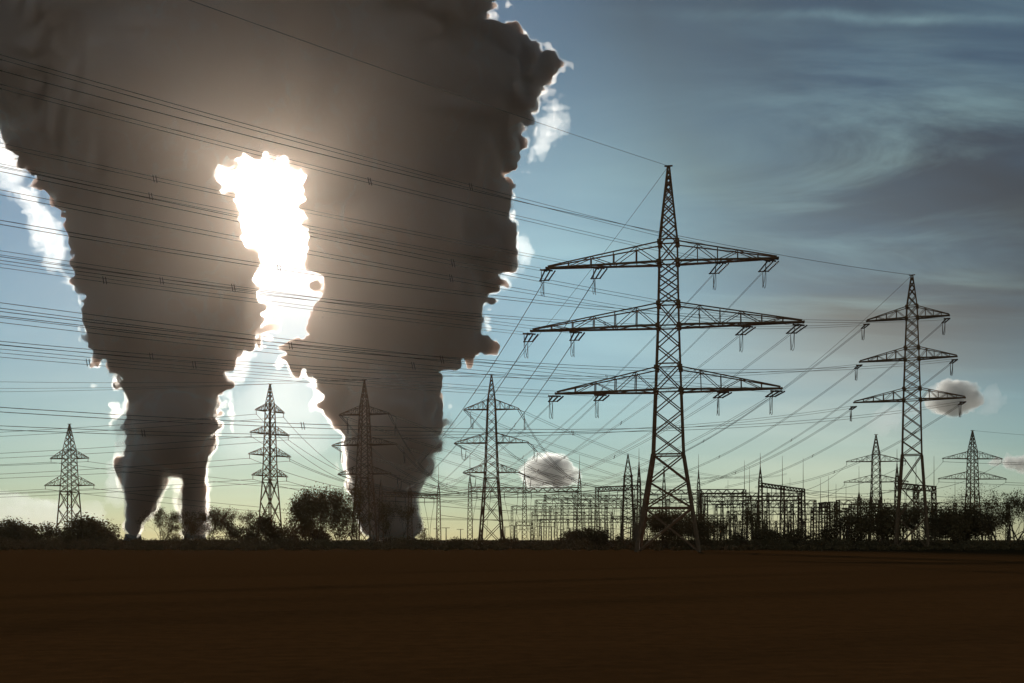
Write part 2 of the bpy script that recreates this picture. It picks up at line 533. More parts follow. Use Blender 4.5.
far_circuit(P3, 330, [(409.5, 8.4), (443, 11.3), (472.5, 8.6)], 'central pylon', Vector((.5, 1, .0)).normalized(),
            lambda ai, ci: at(575 + 26 * ai + 10 * ci, 487, 330), span=360, sag=9)
far_circuit(P4, 335, [(414.5, 8.2), (445, 10.6), (474, 8.6)], 'pylon before right plume', Vector((.5, 1, .0)).normalized(),
            lambda ai, ci: at(440 + 20 * ai + 8 * ci, 488, 330), span=360, sag=10)
# single wires of the other far lines
def simple_lines(root, depth, arms, who, ends, r=.06, sag=5):
    for ai, (y, L) in enumerate(arms):
        for ci, s in enumerate((-1, 1)):
            tip = arm_tip(root, depth, y, L, s)
            side = ('left', 'right')[ci]; nm = ('top', 'second', 'third', 'lowest')[ai]
            for ei, (word, fn) in enumerate(ends):
                conductor(f'thin wire going {word} from {side} end, {nm} arm of {who}', tip - Vector((0, 0, 1.2)), fn(tip, ai, ci), sag, r, 0, name='conductor_wire')
            insulator(local_pt(root, tip), local_pt(root, tip - Vector((0, 0, 1.4))), .14, root)
simple_lines(P5, 345, [(411.5, 5.6), (434, 7.6), (455.5, 8.2), (476, 6.9)], 'four-armed pylon between plumes',
             [('left', lambda p, a, c: p + Vector((-330, 60, -2))), ('right', lambda p, a, c: Vector((-40 + 14 * a + 4 * c, 350, 17)))])
simple_lines(P6, 430, [(458.5, 8.3), (485.5, 10.8)], 'leftmost pylon',
             [('left', lambda p, a, c: p + Vector((-300, -60, 4))), ('right', lambda p, a, c: p + Vector((260, 120, -8)))], .07, 7)
simple_lines(P7, 465, [(461.5, 12.2), (482, 13.2)], 'pylon beside tall right pylon',
             [('down left', lambda p, a, c: at(780 + 18 * a + 9 * c, 494, 360))], .07, 3)
simple_lines(P8, 455, [(458.8, 13.0), (479, 14.8)], 'distant rightmost pylon',
             [('down left', lambda p, a, c: at(880 + 18 * a + 9 * c, 490, 360)), ('right', lambda p, a, c: p + Vector((250, -40, 0)))], .07, 4)
for rt, dp, yt, wd in ((P3, 330, 374.5, 'central pylon'), (P4, 335, 380, 'pylon before right plume'), (P5, 345, 384, 'four-armed pylon between plumes'), (P8, 455, 430.5, 'distant rightmost pylon')):
    t = world_pt(rt, (0, 0, zof(yt, dp)))
    far = t + (Vector((230, -30, -2)) if rt is P8 else Vector((-320, -60, 0)))
    conductor(f'faint earth wire leaving the peak of the {wd}', t, far, 6, .045, 0, name='earth_wire')

# ---------------------------------------------------------------- substation
def lattice_column(m, p, H, hw0, hw1, w, n):
    for k in range(4):
        c, d = CORN[k], CORN[(k + 1) % 4]
        m.beam(p + Vector((c[0]*hw0, c[1]*hw0, 0)), p + Vector((c[0]*hw1, c[1]*hw1, H)), w)
        for i in range(n):
            z0, z1 = H * i / n, H * (i + 1) / n
            a = hw0 + (hw1 - hw0) * i / n; b = hw0 + (hw1 - hw0) * (i + 1) / n
            q0, q1 = (c, d) if i % 2 else (d, c)
            m.beam(p + Vector((q0[0]*a, q0[1]*a, z0)), p + Vector((q1[0]*b, q1[1]*b, z1)), w * .75)

def lattice_beam(m, a, b, h, w, n):
    a, b = Vector(a), Vector(b); d = (b - a).normalized(); s = d.cross(Vector((0, 0, 1))).normalized() * h / 2
    up = Vector((0, 0, h))
    for o in (s, -s, s + up, -s + up): m.beam(a + o, b + o, w)
    for k in range(n):
        p, q = a.lerp(b, k / n), a.lerp(b, (k + 1) / n)
        for e in (s, -s):
            if k % 2: m.beam(p + e, q + e + up, w * .6)
            else: m.beam(p + e + up, q + e, w * .6)
        m.beam(p + s, q - s, w * .6)

def gantry(label, cols_, H, hw=.75, beams=True, spike=(), rod=(), bh=1.3, drops=2):
    """cols_: (photo column, row of the beam); the distance follows from the gantry's height"""
    pts = []
    for px, y in cols_:
        d = (H - CAMH) * F / (HY - y); pts.append(Vector(((px - 512) / F * d, d, 0)))
    root = empty('substation_gantry', pts[0]); tag(root, label, 'gantry', 'substation gantries')
    o = pts[0]
    for i, p in enumerate(pts):
        m = MB(); lattice_column(m, p - o, H, hw * 1.0, hw * .55, .17, int(H / 1.3))
        tag(m.build('column', STEEL, root), kind='stuff')
        k = p.y / F
        if i < len(spike) and spike[i]:
            zt = zof(spike[i], p.y); m = MB()
            for c in CORN: m.beam(p - o + Vector((c[0]*hw*.6, c[1]*hw*.6, H)), p - o + Vector((0, 0, zt)), .15)
            n = 4
            for j in range(n):
                a = hw*.6*(1 - j/n); z0 = H + (zt - H)*j/n
                for q in range(4):
                    c, d = CORN[q], CORN[(q+1) % 4]
                    m.beam(p - o + Vector((c[0]*a, c[1]*a, z0)), p - o + Vector((d[0]*a*.75, d[1]*a*.75, z0 + (zt-H)/n)), .1)
            m.build('spire', STEEL, root)
        if i < len(rod) and rod[i]:
            z0 = zof(spike[i], p.y) if i < len(spike) and spike[i] else H
            MB().tube([p - o + Vector((0, 0, z0 - .3)), p - o + Vector((0, 0, zof(rod[i], p.y)))], [.1, .035], 5).build('lightning_rod', STEEL, root)
    if beams:
        for a, b in zip(pts, pts[1:]):
            m = MB(); L = (b - a).length
            lattice_beam(m, a - o + Vector((0, 0, H - bh)), b - o + Vector((0, 0, H - bh)), bh, .22, max(4, int(L / 1.3)))
            tag(m.build('beam', STEEL, root), kind='stuff')
            nd = max(2, int(L / 3.5)) if drops else 0
            for k in range(nd):
                q = a.lerp(b, (k + .5) / nd) - o
                p0 = q + Vector((0, 0, H - bh)); p1 = p0 - Vector((0, 0, 1.9))
                insulator(p0, p1, .14, root)
                w_ = R.uniform(-2.5, 2.5)
                pp = [p1 + Vector((w_ * math.sin(t * 1.6), R.uniform(-.1, .1), -(H - 5.5) * t)) for t in (0, .1, .25, .45, .7, 1)]
                MB().tube(pp, .05, 4).build('dropper_wire', WIRE, root)
    return root

gantry('gantry below the right-hand plume, its beam ending at the spired column', [(381, 492), (410, 493), (438.6, 494.5)], 16, .8, spike=(480, 483, 483), rod=(476, 0, 464))
gantry('tall gantry with two spired columns flanking the central pylon', [(470, 487), (524.5, 488), (579.5, 487.5)], 17, .8, spike=(476, 474, 472), rod=(453, 460, 455))
gantry('gantry beam running from the slender column to the largest pylon\'s left leg', [(597, 487.5), (639, 485)], 17.5, .85, spike=(0, 462), rod=(0, 448))
gantry('gantry seen between the legs of the largest pylon', [(639, 490), (664, 490), (698.6, 490)], 17, .75, spike=(464, 466, 470), rod=(0, 0, 454))
gantry('gantry whose beam slopes down to the right between three tall rods', [(760.3, 483), (782.4, 486.2), (803.2, 489)], 16, .7, spike=(467, 0, 0), rod=(453, 456, 458), bh=.9)
gantry('gantry right of the largest pylon with two rods close together', [(700, 489.5), (744.5, 489.5)], 16.5, .7, rod=(0, 460.5))
gantry('lower gantry behind the twin rods right of the largest pylon', [(706, 497), (749.5, 496), (800, 496)], 14, .7, rod=(0, 467, 0))
gantry('gantry with three thin rods left of the round dark tree', [(820.5, 503), (828.5, 502), (836, 502)], 13, .6, rod=(478, 476, 484))
gantry('gantry with a spired column at the foot of the tall right pylon', [(897, 483), (916, 485), (934, 486.5)], 16, .7, spike=(464, 0, 0), rod=(449, 454, 456))
gantry('low gantry with one spired column left of the tall right pylon', [(838, 500), (859, 500), (880, 500)], 13.5, .65, spike=(0, 492, 0), rod=(0, 466, 0))
gantry('long low gantry row behind the central pylon', [(532, 512), (556, 512), (584, 512), (612, 512)], 12, .6, rod=(0, 0, 500, 0))
gantry('long low gantry row behind the largest pylon', [(612, 516), (646, 516), (676, 515), (712, 515), (736, 515)], 11, .6)
gantry('long low gantry row right of the largest pylon', [(728, 511), (766, 511), (790, 511), (812, 511), (846, 511)], 12, .6, rod=(480, 0, 478, 0, 482))
gantry('lowest gantry row at the right, behind the trees', [(800, 519), (842, 519), (880, 518), (930, 518), (990, 518)], 10, .6)
gantry('lowest gantry row between the central pylon and the largest pylon', [(540, 519), (568, 519), (600, 519), (632, 519)], 9.5, .55, drops=1)
gantry('gantry row behind the tall right pylon', [(850, 504), (905, 503), (955, 503), (1008, 503)], 14, .65, rod=(0, 482, 480, 0))
gantry('faint gantry under the central pylon', [(512, 506), (550, 506), (596, 505), (640, 505)], 15, .6)
gantry('middle gantry row behind the sloping beam', [(716, 504), (754, 504), (792, 504), (826, 504)], 14, .6)
gantry('small low portal right of the spired column below the plume', [(516, 522), (532, 522)], 8, .5, drops=1)

gantry('gantry row just above the scrub right of the central pylon', [(545, 495), (575, 495), (606, 495), (634, 495)], 17, .6, drops=1)
gantry('deep gantry row between the largest pylon and the sloping beam', [(702, 493), (732, 493), (768, 493), (800, 493)], 18, .6, drops=1)
gantry('broad gantry row at half height right of the largest pylon', [(700, 501), (722, 501), (758, 500), (786, 500), (815, 500)], 15, .6)
gantry('broad gantry row at half height left of the largest pylon', [(536, 500), (562, 500), (590, 500), (622, 500)], 15.5, .6, drops=1)
gantry('gantry row close to the ground right of the largest pylon', [(708, 521), (740, 521), (776, 521), (804, 521)], 9, .55)
gantry('gantry row close to the ground at the tall right pylon', [(812, 508), (848, 508), (886, 508), (926, 509), (968, 509)], 13, .6)
gantry('wide portal seen through the legs of the largest pylon', [(636, 499), (668, 499), (700, 499)], 15, .65)
gantry('wide low portal seen through the legs of the largest pylon', [(640, 508), (690, 508)], 13, .6)

# free-standing lattice mast in the substation
mast_loc = base_loc(628, 330)
root = empty('lattice_mast', mast_loc); tag(root, 'free-standing tapering lattice mast just left of the largest pylon', 'mast')
Hm = zof(454, 330); hs_ = 330 / F
m = MB(); lattice_column(m, Vector((0, 0, 0)), zof(476, 330), 6.5 * hs_, 3.6 * hs_, .26, 14); tag(m.build('shaft', STEEL, root), kind='stuff')
m = MB(); z0 = zof(476, 330)
for k in range(4):
    c, d = CORN[k], CORN[(k + 1) % 4]; a = 3.6 * hs_
    m.beam((c[0]*a, c[1]*a, z0), (0, 0, Hm), .2); m.beam((c[0]*a*1.15, c[1]*a*1.15, z0), (d[0]*a*1.15, d[1]*a*1.15, z0), .25)
    for j in range(4):
        a0, a1 = a*(1 - j/4), a*(1 - (j+1)/4)
        m.beam((c[0]*a0, c[1]*a0, z0 + (Hm-z0)*j/4), (d[0]*a1, d[1]*a1, z0 + (Hm-z0)*(j+1)/4), .13)
tag(m.build('pointed_top', STEEL, root), kind='stuff')

# switchgear posts: a steel stand with a ribbed insulator column and a contact arm
def switch_post():
    root = empty('switchgear_post', (0, 0, 0))
    MB().beam((0, 0, 0), (0, 0, 2.8), .3, .24).build('stand', STEEL, root)
    insulator((0, 0, 2.8), (0, 0, 5.2), .2, root, 'insulator_column')
    MB().beam((-1.5, 0, 5.3), (1.2, 0, 5.3), .16).build('contact_arm', STEEL, root)
    return root
sp0 = switch_post()
spots = []
rr = random.Random(5)
for px in list(range(424, 470, 12)) + list(range(505, 640, 9)) + list(range(706, 850, 7)) + list(range(856, 1020, 14)):
    spots.append((px + rr.uniform(-2, 2), rr.uniform(285, 390), rr.uniform(-.6, .6)))
for i, (px, d, a) in enumerate(spots):
    if i == 0: o = sp0
    else:
        o = sp0.copy(); col.objects.link(o)
        for ch in sp0.children:
            c = ch.copy(); col.objects.link(c); c.parent = o
    o.location = base_loc(px, d); o.rotation_euler = (0, 0, a)
    tag(o, 'slim switchgear post standing among the substation gantries', 'switchgear', 'switchgear posts in the substation')

# horizontal bus wires strung between the gantries
BUS = ['topmost bus wire running right from the spired column below the plume', 'second bus wire right of the spired column, crossing the central pylon\'s base',
       'lowest bus wire right of the spired column below the plume', 'bus wire between the right spire of the central gantry and the lattice mast',
       'upper bus wire from the largest pylon\'s foot to the twin rods', 'lower bus wire from the largest pylon\'s foot to the sloping beam',
       'upper bus wire running right from the end of the sloping beam', 'lower bus wire running right from the sloping beam to the tall right pylon',
       'bus wire falling from the largest pylon\'s foot to the three thin rods', 'upper bus wire passing behind the foot of the tall right pylon',
       'lower bus wire passing behind the tall right pylon to the picture edge', 'upper bus wire passing behind the lattice mast', 'lower bus wire passing behind the lattice mast',
       'bus wire falling from the twin rods to the three thin rods', 'short bus wire from the spired column to the central gantry']
for i, (x0, y0, x1, y1, d0, d1_) in enumerate([
        (440, 497, 600, 489, 310, 330), (440, 506, 600, 508, 315, 335), (440, 515, 560, 519, 320, 350), (525, 489, 640, 486, 320, 340),
        (640, 494, 745, 492, 330, 320), (645, 503, 770, 500, 340, 320), (803, 489.5, 900, 491, 325, 330), (803, 492, 935, 498, 330, 350),
        (700, 499, 830, 507, 340, 350), (836, 503, 960, 500, 345, 350), (836, 508, 1040, 506, 350, 350), (560, 497, 700, 499, 350, 350),
        (560, 502, 690, 507, 345, 345), (745, 494, 830, 503, 320, 340), (440, 489, 525, 493, 300, 320)]):
    conductor(BUS[i], at(x0, y0, d0), at(x1, y1, d1_), 1.1, .06, 0, name='bus_wire', group='bus wires of the substation', n=16)

# ---------------------------------------------------------------- trees and bushes
def leaf_cloud(pts, size, rg):
    n = len(pts)
    c = np.asarray(pts)
    q = rg.normal(size=(n, 3)); q /= np.linalg.norm(q, axis=1)[:, None]
    t = rg.normal(size=(n, 3)); u = np.cross(q, t); u /= np.linalg.norm(u, axis=1)[:, None]; w = np.cross(q, u)
    s = size * rg.uniform(.6, 1.4, (n, 1))
    v = np.stack([c - u*s, c + w*s*.6, c + u*s, c - w*s*.6], 1).reshape(-1, 3)
    f = np.arange(n * 4).reshape(-1, 4)
    return v.tolist(), f.tolist()

def tree_mesh(seed, H, spread, dens, leaf, nleaf, multi=1, low=.25):
    """limbs grown by repeated forking; leaves sit in clumps at the outer twigs"""
    r = random.Random(seed); rg = np.random.default_rng(seed)
    trunk, twig, tips = MB(), MB(), []
    def grow(p, d, L, rad, depth):
        n = 3; pts = [p]
        q = p
        for k in range(n):
            d = (d + Vector((r.gauss(0, .16), r.gauss(0, .16), r.gauss(.03, .1)))).normalized()
            q = q + d * L / n; pts.append(q)
        rs = [rad * (1 - .32 * k / n) for k in range(n + 1)]
        (trunk if depth < 2 else twig).tube(pts, rs, 5 if depth < 2 else 3)
        if depth >= 4 or L < .35:
            tips.append(q); tips.append(pts[1]); return
        kids = r.choice((2, 3, 3)) if depth else r.choice((3, 4, 5))
        for k in range(kids):
            a = r.uniform(.3, .85) * spread; ph = r.uniform(0, 2 * math.pi)
            s = d.cross(Vector((math.cos(ph), math.sin(ph), .2))).normalized()
            nd = (d * math.cos(a) + s * math.sin(a)).normalized(); nd.z = max(nd.z, -.1); nd.normalize()
            start = pts[r.choice((2, 3, 3))] if depth else pts[r.choice((1, 2, 3, 3))]
            grow(start, nd, L * r.uniform(.6, .85), rs[-1] * r.uniform(.5, .75), depth + 1)
    for k in range(multi):
        d = Vector((r.gauss(0, .12 * multi), r.gauss(0, .12 * multi), 1)).normalized()
        grow(Vector((r.gauss(0, .25 * (multi - 1)), r.gauss(0, .25 * (multi - 1)), -.1)), d, H * r.uniform(.3, .4), H * .022 / multi ** .4, 0)
    zmax = max(t.z for t in tips); k = H / zmax
    for b in (trunk, twig): b.v = [v * k for v in b.v]
    T = np.array([tuple(t * k) for t in tips])
    base = T[rg.integers(0, len(T), nleaf)] + rg.normal(0, dens, (nleaf, 3)) * (1, 1, .8)
    base = base[base[:, 2] > .15]
    v, f = leaf_cloud(base, leaf, rg)
    tm = trunk.mesh('trunk', BARK)
    i0 = len(twig.v)
    cm = bpy.data.meshes.new('crown')
    cm.from_pydata([tuple(x) for x in twig.v] + v, [], twig.f + [tuple(i + i0 for i in q) for q in f]); cm.update()
    cm.materials.append(BARK); cm.materials.append(LEAF)
    cm.polygons.foreach_set('material_index', [0] * len(twig.f) + [1] * len(f))
    return tm, cm

TREES = {
    'round': [tree_mesh(s, 10, 1.05, .85, .19, 17000, 5) for s in (1, 2, 3)],
    'airy': [tree_mesh(s, 10, .95, .55, .14, 7000, 3) for s in (4, 5, 6)],
    'bare': [tree_mesh(s, 10, .95, .4, .08, 3000, 3) for s in (7, 8)],
    'bush': [tree_mesh(s, 4, 1.2, .45, .14, 9000, 6) for s in (9, 10, 12)],
}
def tree(px, ytop, depth, kind, label, wscale=1.0, cat='tree', group='trees along the field edge', name=None):
    H = zof(ytop, depth)
    tm, cm = R.choice(TREES[kind]); ref = 4. if kind == 'bush' else 10.
    root = empty(name or {'bush': 'bush', 'bare': 'bare_tree'}.get(kind, 'tree'), base_loc(px, depth), R.uniform(0, 6.28))
    s = H / ref
    root.scale = (s * wscale, s * wscale, s)
    link('trunk', tm, root); link('crown', cm, root)
    tag(root, label, cat, group)

T = [ # px, top row, distance, kind, label, width
    (5, 521, 260, 'bush', 'loose bush at the left edge of the picture', 1.2),
    (30, 528, 280, 'bush', 'small low bush between the left edge and the leftmost pylon', 1.0),
    (79, 517, 250, 'bush', 'rounded bush at the right foot of the leftmost pylon', 1.1),
    (104, 522, 260, 'bush', 'thin small bush just left of the left-hand plume\'s foot', 1.0),
    (160, 509, 255, 'airy', 'airy little tree right of the left-hand plume\'s foot', .75),
    (182, 511, 262, 'airy', 'second airy tree right of the left-hand plume\'s foot', .7),
    (207, 506, 250, 'airy', 'bushy tree in front of the left plume\'s second column', .95),
    (232, 509, 262, 'airy', 'airy tree left of the four-armed pylon', .75),
    (252, 516, 255, 'bush', 'low bush against the left foot of the four-armed pylon', .8),
    (296, 522, 260, 'bush', 'low bush right of the four-armed pylon', 1.0),
    (318, 490, 240, 'round', 'tall dark rounded tree between the four-armed pylon and the plume', .62),
    (341, 497, 245, 'airy', 'airy tree touching the tall rounded tree on its right', .6),
    (357, 486, 250, 'airy', 'tall airy tree in front of the pylon by the right-hand plume', .62),
    (392, 502, 250, 'airy', 'dark full tree below the right-hand plume', .75),
    (580, 529, 230, 'bush', 'dark low bush left of the lattice mast', 1.2),
    (594, 530, 232, 'bush', 'rounded low bush directly below the slender gantry column', 1.0),
    (664, 511, 200, 'round', 'dark tree filling the legs of the largest pylon', .9),
    (684, 513, 205, 'round', 'dark tree at the right leg of the largest pylon', .9),
    (716, 517, 215, 'airy', 'airy tree just right of the largest pylon\'s foot', .9),
    (748, 506, 225, 'airy', 'slim dark tree below the twin rods', .6),
    (775, 528, 215, 'bush', 'wide low bush below the sloping gantry beam', 1.3),
    (868, 500, 225, 'round', 'round dark tree left of the tall right pylon\'s foot', .95),
    (908, 505, 235, 'airy', 'airy tree behind the foot of the tall right pylon', .9),
    (930, 498, 240, 'airy', 'airy tree right of the tall right pylon\'s foot', .9),
    (965, 503, 230, 'round', 'dark rounded tree left of the big bare tree', .95),
    (1006, 480, 225, 'bare', 'big bare-branched tree at the right edge of the picture', .95),
    (945, 508, 250, 'round', 'low dark tree in the gap right of the tall right pylon', .9),
    (986, 499, 236, 'airy', 'airy tree leaning against the big bare tree from the left', .9),
    (1022, 492, 240, 'airy', 'thin tree cut off by the right edge of the picture', .8),
]
for px, y, d, k, lb, ws in T:
    tree(px, y, d, k, lb, ws, 'bush' if k == 'bush' else 'tree')
# unbroken scrub along the far edge of the field: reads as one mass
def scrub():
    rg = np.random.default_rng(21); C = []
    for x0, x1, h0, h1, n, da, db in ((-60, 420, 1.2, 2.7, 110, 210, 265), (400, 700, 1.0, 2.4, 90, 205, 260), (680, 1090, 1.0, 2.4, 110, 200, 260), (-60, 1090, .3, .8, 260, 165, 205)):
        for k in range(n):
            px = x0 + (x1 - x0) * (k + rg.uniform(0, 1)) / n; d = rg.uniform(da, db); h = rg.uniform(h0, h1) * rg.uniform(.7, 1.1)
            nl = int(180 + 210 * h)
            p = rg.normal(size=(nl, 3)); p /= np.linalg.norm(p, axis=1)[:, None]; p *= rg.uniform(.35, 1.05, (nl, 1))
            p = p * (h * rg.uniform(.6, 1.1), h * .7, h * .55) + ((px - 512) / F * d, d, h * .42)
            p += rg.normal(0, .12, p.shape)
            C.append(p[p[:, 2] > -.05])
    v, f = leaf_cloud(np.concatenate(C), .14, rg)
    m = bpy.data.meshes.new('scrub'); m.from_pydata(v, [], f); m.update(); m.materials.append(LEAF)
    tag(link('scrub', m), 'unbroken low scrub along the far edge of the field', 'scrub', None, 'stuff')
scrub()

# ---------------------------------------------------------------- steam and clouds
def volume_material(name, density, color, aniso, absorb=(0, 0, 0)):
    m = bpy.data.materials.new(name); m.use_nodes = True; nt = m.node_tree; nt.nodes.clear()
    o = nt.nodes.new('ShaderNodeOutputMaterial'); v = nt.nodes.new('ShaderNodeVolumePrincipled')
    v.inputs['Color'].default_value = (*color, 1); v.inputs['Density'].default_value = density
    v.inputs['Anisotropy'].default_value = aniso; v.inputs['Absorption Color'].default_value = (*absorb, 1)
    nt.links.new(v.outputs[0], o.inputs['Volume'])
    return m

def in_poly(poly, p):
    x, y = p[:, 0], p[:, 1]; ins = np.zeros(len(p), bool)
    for (x0, y0), (x1, y1) in zip(poly, poly[1:] + poly[:1]):
        c = (y0 > y) != (y1 > y)
        xi = (x1 - x0) * (y - y0) / ((y1 - y0) if y1 != y0 else 1e-9) + x0
        ins ^= c & (x < xi)
    return ins
def edge_dist(poly, p):
    d = np.full(len(p), 1e9)
    for a, b in zip(poly, poly[1:] + poly[:1]):
        a, b = np.array(a, float), np.array(b, float); ab = b - a
        t = np.clip(((p - a) @ ab) / max(ab @ ab, 1e-9), 0, 1)
        d = np.minimum(d, np.linalg.norm(p - (a + t[:, None] * ab), axis=1))
    return d
def pack(poly, rmax, rmin, rg, n=9000):
    """balls of many sizes that fill an outline"""
    q = np.array(poly, float); lo, hi = q.min(0), q.max(0)
    p = rg.uniform(lo, hi, (n, 2)); p = p[in_poly(poly, p)]; d = edge_dist(poly, p)
    o = np.argsort(-np.minimum(d, rmax) + rg.uniform(0, .1, len(d))); keep = []
    for i in o:
        r = min(d[i], rmax)
        if r < rmin: break
        if all((p[i, 0] - k[0])**2 + (p[i, 1] - k[1])**2 > (.42 * max(k[2], r * .9))**2 for k in keep): keep.append((p[i, 0], p[i, 1], r))
        if len(keep) > 700: break
    return keep

def vnoise(p, seed):
    """smooth value noise at points p, in -1..1"""
    rg = np.random.default_rng(seed); N = 32
    lat = rg.uniform(-1, 1, (N, N, N)).astype(np.float32)
    i = np.floor(p).astype(np.int64); f = (p - i).astype(np.float32); f = f * f * (3 - 2 * f); i &= N - 1; j = (i + 1) & (N - 1)
    x0, y0, z0 = i.T; x1, y1, z1 = j.T; fx, fy, fz = f.T
    c = lambda a, b, t: a + (b - a) * t
    return c(c(c(lat[x0, y0, z0], lat[x1, y0, z0], fx), c(lat[x0, y1, z0], lat[x1, y1, z0], fx), fy),
             c(c(lat[x0, y0, z1], lat[x1, y0, z1], fx), c(lat[x0, y1, z1], lat[x1, y1, z1], fx), fy), fz)

def billow(name, poly, depth, rmax, mat, seed, vox=1.8, rmin=2.5, amp=(13, 13, 6.5, 2.6), size=(46, 20, 9.5, 4.5), thick=1.0, shrink=.0, parent=None, bias=0., foot=0, solid=False, deep=0):
    """a closed cloud skin in metres: balls packed into an outline, roughened by several sizes of billows"""
    rg = np.random.default_rng(seed); balls = pack(poly, rmax, rmin, rg)
    B = []
    for x, y, r in balls:
        B.append((x, rg.normal(0, .25) * min(r, rmax) * thick, -y, r))
        if foot and y > 420:                           # balls added in depth so the young columns block more sun and darken
            for q in (-2.6, -1.3, 1.3, 2.6): B.append((x, q * r, -y, r * .97))
        if r > 14:                                     # smaller billows bulging from the big ones, mostly towards and away from the viewer
            for _ in range(7):
                v = rg.normal(size=3) * (.55, 1, .55); v /= np.linalg.norm(v); rr_ = r * rg.uniform(.22, .42)
                c = np.array((x, 0, -y)) + v * (r - rr_ * .45) * (1, thick, 1)
                if np.hypot(v[0], v[2]) * (r - rr_ * .45) + rr_ < r * 1.02: B.append((*c, rr_))
    B = np.array(B)
    pad = 14
    lo = (B[:, :3] - B[:, 3:]).min(0) - pad; hi = (B[:, :3] + B[:, 3:]).max(0) + pad
    n = np.ceil((hi - lo) / vox).astype(int)
    phi = np.full(n, 20., np.float32)
    ax = [lo[k] + vox * np.arange(n[k], dtype=np.float32) for k in range(3)]
    for x, y, z, r in B:
        s = [slice(max(int((c - r - 20 - l) / vox), 0), min(int((c + r + 20 - l) / vox) + 2, m_)) for c, l, m_ in zip((x, y, z), lo, n)]
        dx, dy, dz = (ax[k][s[k]] - c for k, c in enumerate((x, y, z)))
        dist = np.sqrt(dx[:, None, None]**2 + dy[None, :, None]**2 + dz[None, None, :]**2) - r
        phi[s[0], s[1], s[2]] = np.minimum(phi[s[0], s[1], s[2]], dist)
    if deep:                                           # fill the narrow clefts between neighbouring balls, keeping the bulges
        bl = phi
        for _ in range(2):
            for axn in range(3):
                w = 4; c = np.cumsum(np.pad(bl, [(w + 1, w) if k == axn else (0, 0) for k in range(3)], mode='edge'), axis=axn, dtype=np.float32)
                hi_ = np.take(c, range(2 * w + 1, c.shape[axn]), axis=axn); lo_ = np.take(c, range(0, c.shape[axn] - 2 * w - 1), axis=axn)
                bl = (hi_ - lo_) / (2 * w + 1)
        phi = np.minimum(phi, bl - .5)
    idx = np.argwhere(np.abs(phi) < 19)
    P = idx * vox + lo
    nz = np.zeros(len(P), np.float32)
    for k, (a, sz) in enumerate(zip(amp, size)):
        q = vnoise(P / sz + 17.3 * k, seed * 10 + k)
        nz += a * (np.sqrt(q * q + .07) * 2.2 - 1.02 if k in (1, 2) else q)     # rounded lobes at the middle sizes
    nz *= np.clip((536 + P[:, 2]) / foot, .2, 1) if foot else 1.
    old = phi[tuple(idx.T)]
    new = old - (nz * .8 - bias)
    if deep: new = np.where(old < -deep, np.minimum(new, -.6), new)      # no pits or hollows deep inside the body
    phi[tuple(idx.T)] = new
    gr = openvdb.FloatGrid(20.); gr.copyFromArray(phi)
    pts, quads = gr.convertToQuads(isovalue=0.0)
    if solid:                                          # drop the crumbs the roughening has torn off
        lab = np.arange(len(pts))
        for _ in range(400):
            old = lab.copy(); mn = lab[quads].min(1)
            for c in range(4): np.minimum.at(lab, quads[:, c], mn)
            lab = lab[lab]
            if (lab == old).all(): break
        ids, cnt = np.unique(lab, return_counts=True); big = ids[cnt > .02 * len(pts)]
        keep_v = np.isin(lab, big); quads = quads[keep_v[quads[:, 0]]]
        new = np.cumsum(keep_v) - 1; quads = new[quads]; pts = pts[keep_v]
    P = pts * vox + lo
    k = depth / F
    Y = depth + P[:, 1] * k
    X = (P[:, 0] - 512) / F * Y; Zc = CAMH + (HY + P[:, 2]) / F * Y
    V = np.stack([X, Y, np.maximum(Zc, .5)], 1)
    c0 = V.mean(0); c0[2] = V[:, 2].min()
    me = bpy.data.meshes.new(name)
    me.vertices.add(len(V)); me.vertices.foreach_set('co', (V - c0).astype(np.float32).ravel())
    Q = quads.astype(np.int32); nq = len(Q)
    me.loops.add(nq * 4); me.loops.foreach_set('vertex_index', Q.ravel())
    me.polygons.add(nq); me.polygons.foreach_set('loop_start', np.arange(nq, dtype=np.int32) * 4)
    me.polygons.foreach_set('use_smooth', np.ones(nq, bool))
    me.update(calc_edges=True); me.validate()
    me.materials.append(mat)
    o = link(name, me); o.location = c0
    if parent is not None:
        o.parent = parent; o.location = c0 - np.array(parent.location)
    print('cloud', name, len(V), nq)
    return o

STEAM = volume_material('dense_steam', .17, (.96, .73, .60), .34)
VEIL = volume_material('steam_veil', .0085, (.95, .90, .85), .84)
WISP = volume_material('thin_steam', .0036, (.97, .96, .94), .74)
CLOUD = volume_material('cloud_water', .015, (.80, .78, .74), .45)
HAZY = volume_material('hazy_cloud', .0003, (.96, .95, .93), .6)
EDGE = volume_material('cloud_edge', .0070, (.96, .95, .93), .72)
THIN = volume_material('thin_cloud_water', .0017, (.94, .95, .95), .5)

DP = 2500.0
polyA = [(123, 536), (125, 515), (127, 500), (121, 482), (120, 462), (126, 445), (129, 405), (124, 386), (126, 374), (112, 368), (106, 356), (90, 350), (88, 336), (80, 322), (80, 305), (90, 287), (80, 276), (76, 262), (64, 252), (66, 240), (58, 228), (62, 216), (44, 200),
         (34, 180), (20, 150), (8, 122), (-15, 104), (-70, 70), (-100, 20), (-100, -90), (290, -90), (305, 40), (306, 110), (298, 148), (276, 156), (252, 153), (230, 160), (220, 172), (224, 186), (235, 197), (238, 215), (239, 235),
         (258, 242), (270, 256), (270, 270), (258, 283), (254, 308), (258, 322), (244, 343), (246, 352), (226, 362), (221, 386), (219, 410), (214, 440), (209, 470), (208, 490), (208, 510), (209, 536), (180, 536), (181, 505), (180, 490),
         (183, 474), (177, 466), (168, 469), (161, 478), (165, 485), (168, 491), (159, 499), (153, 511), (142, 526), (140, 536)]
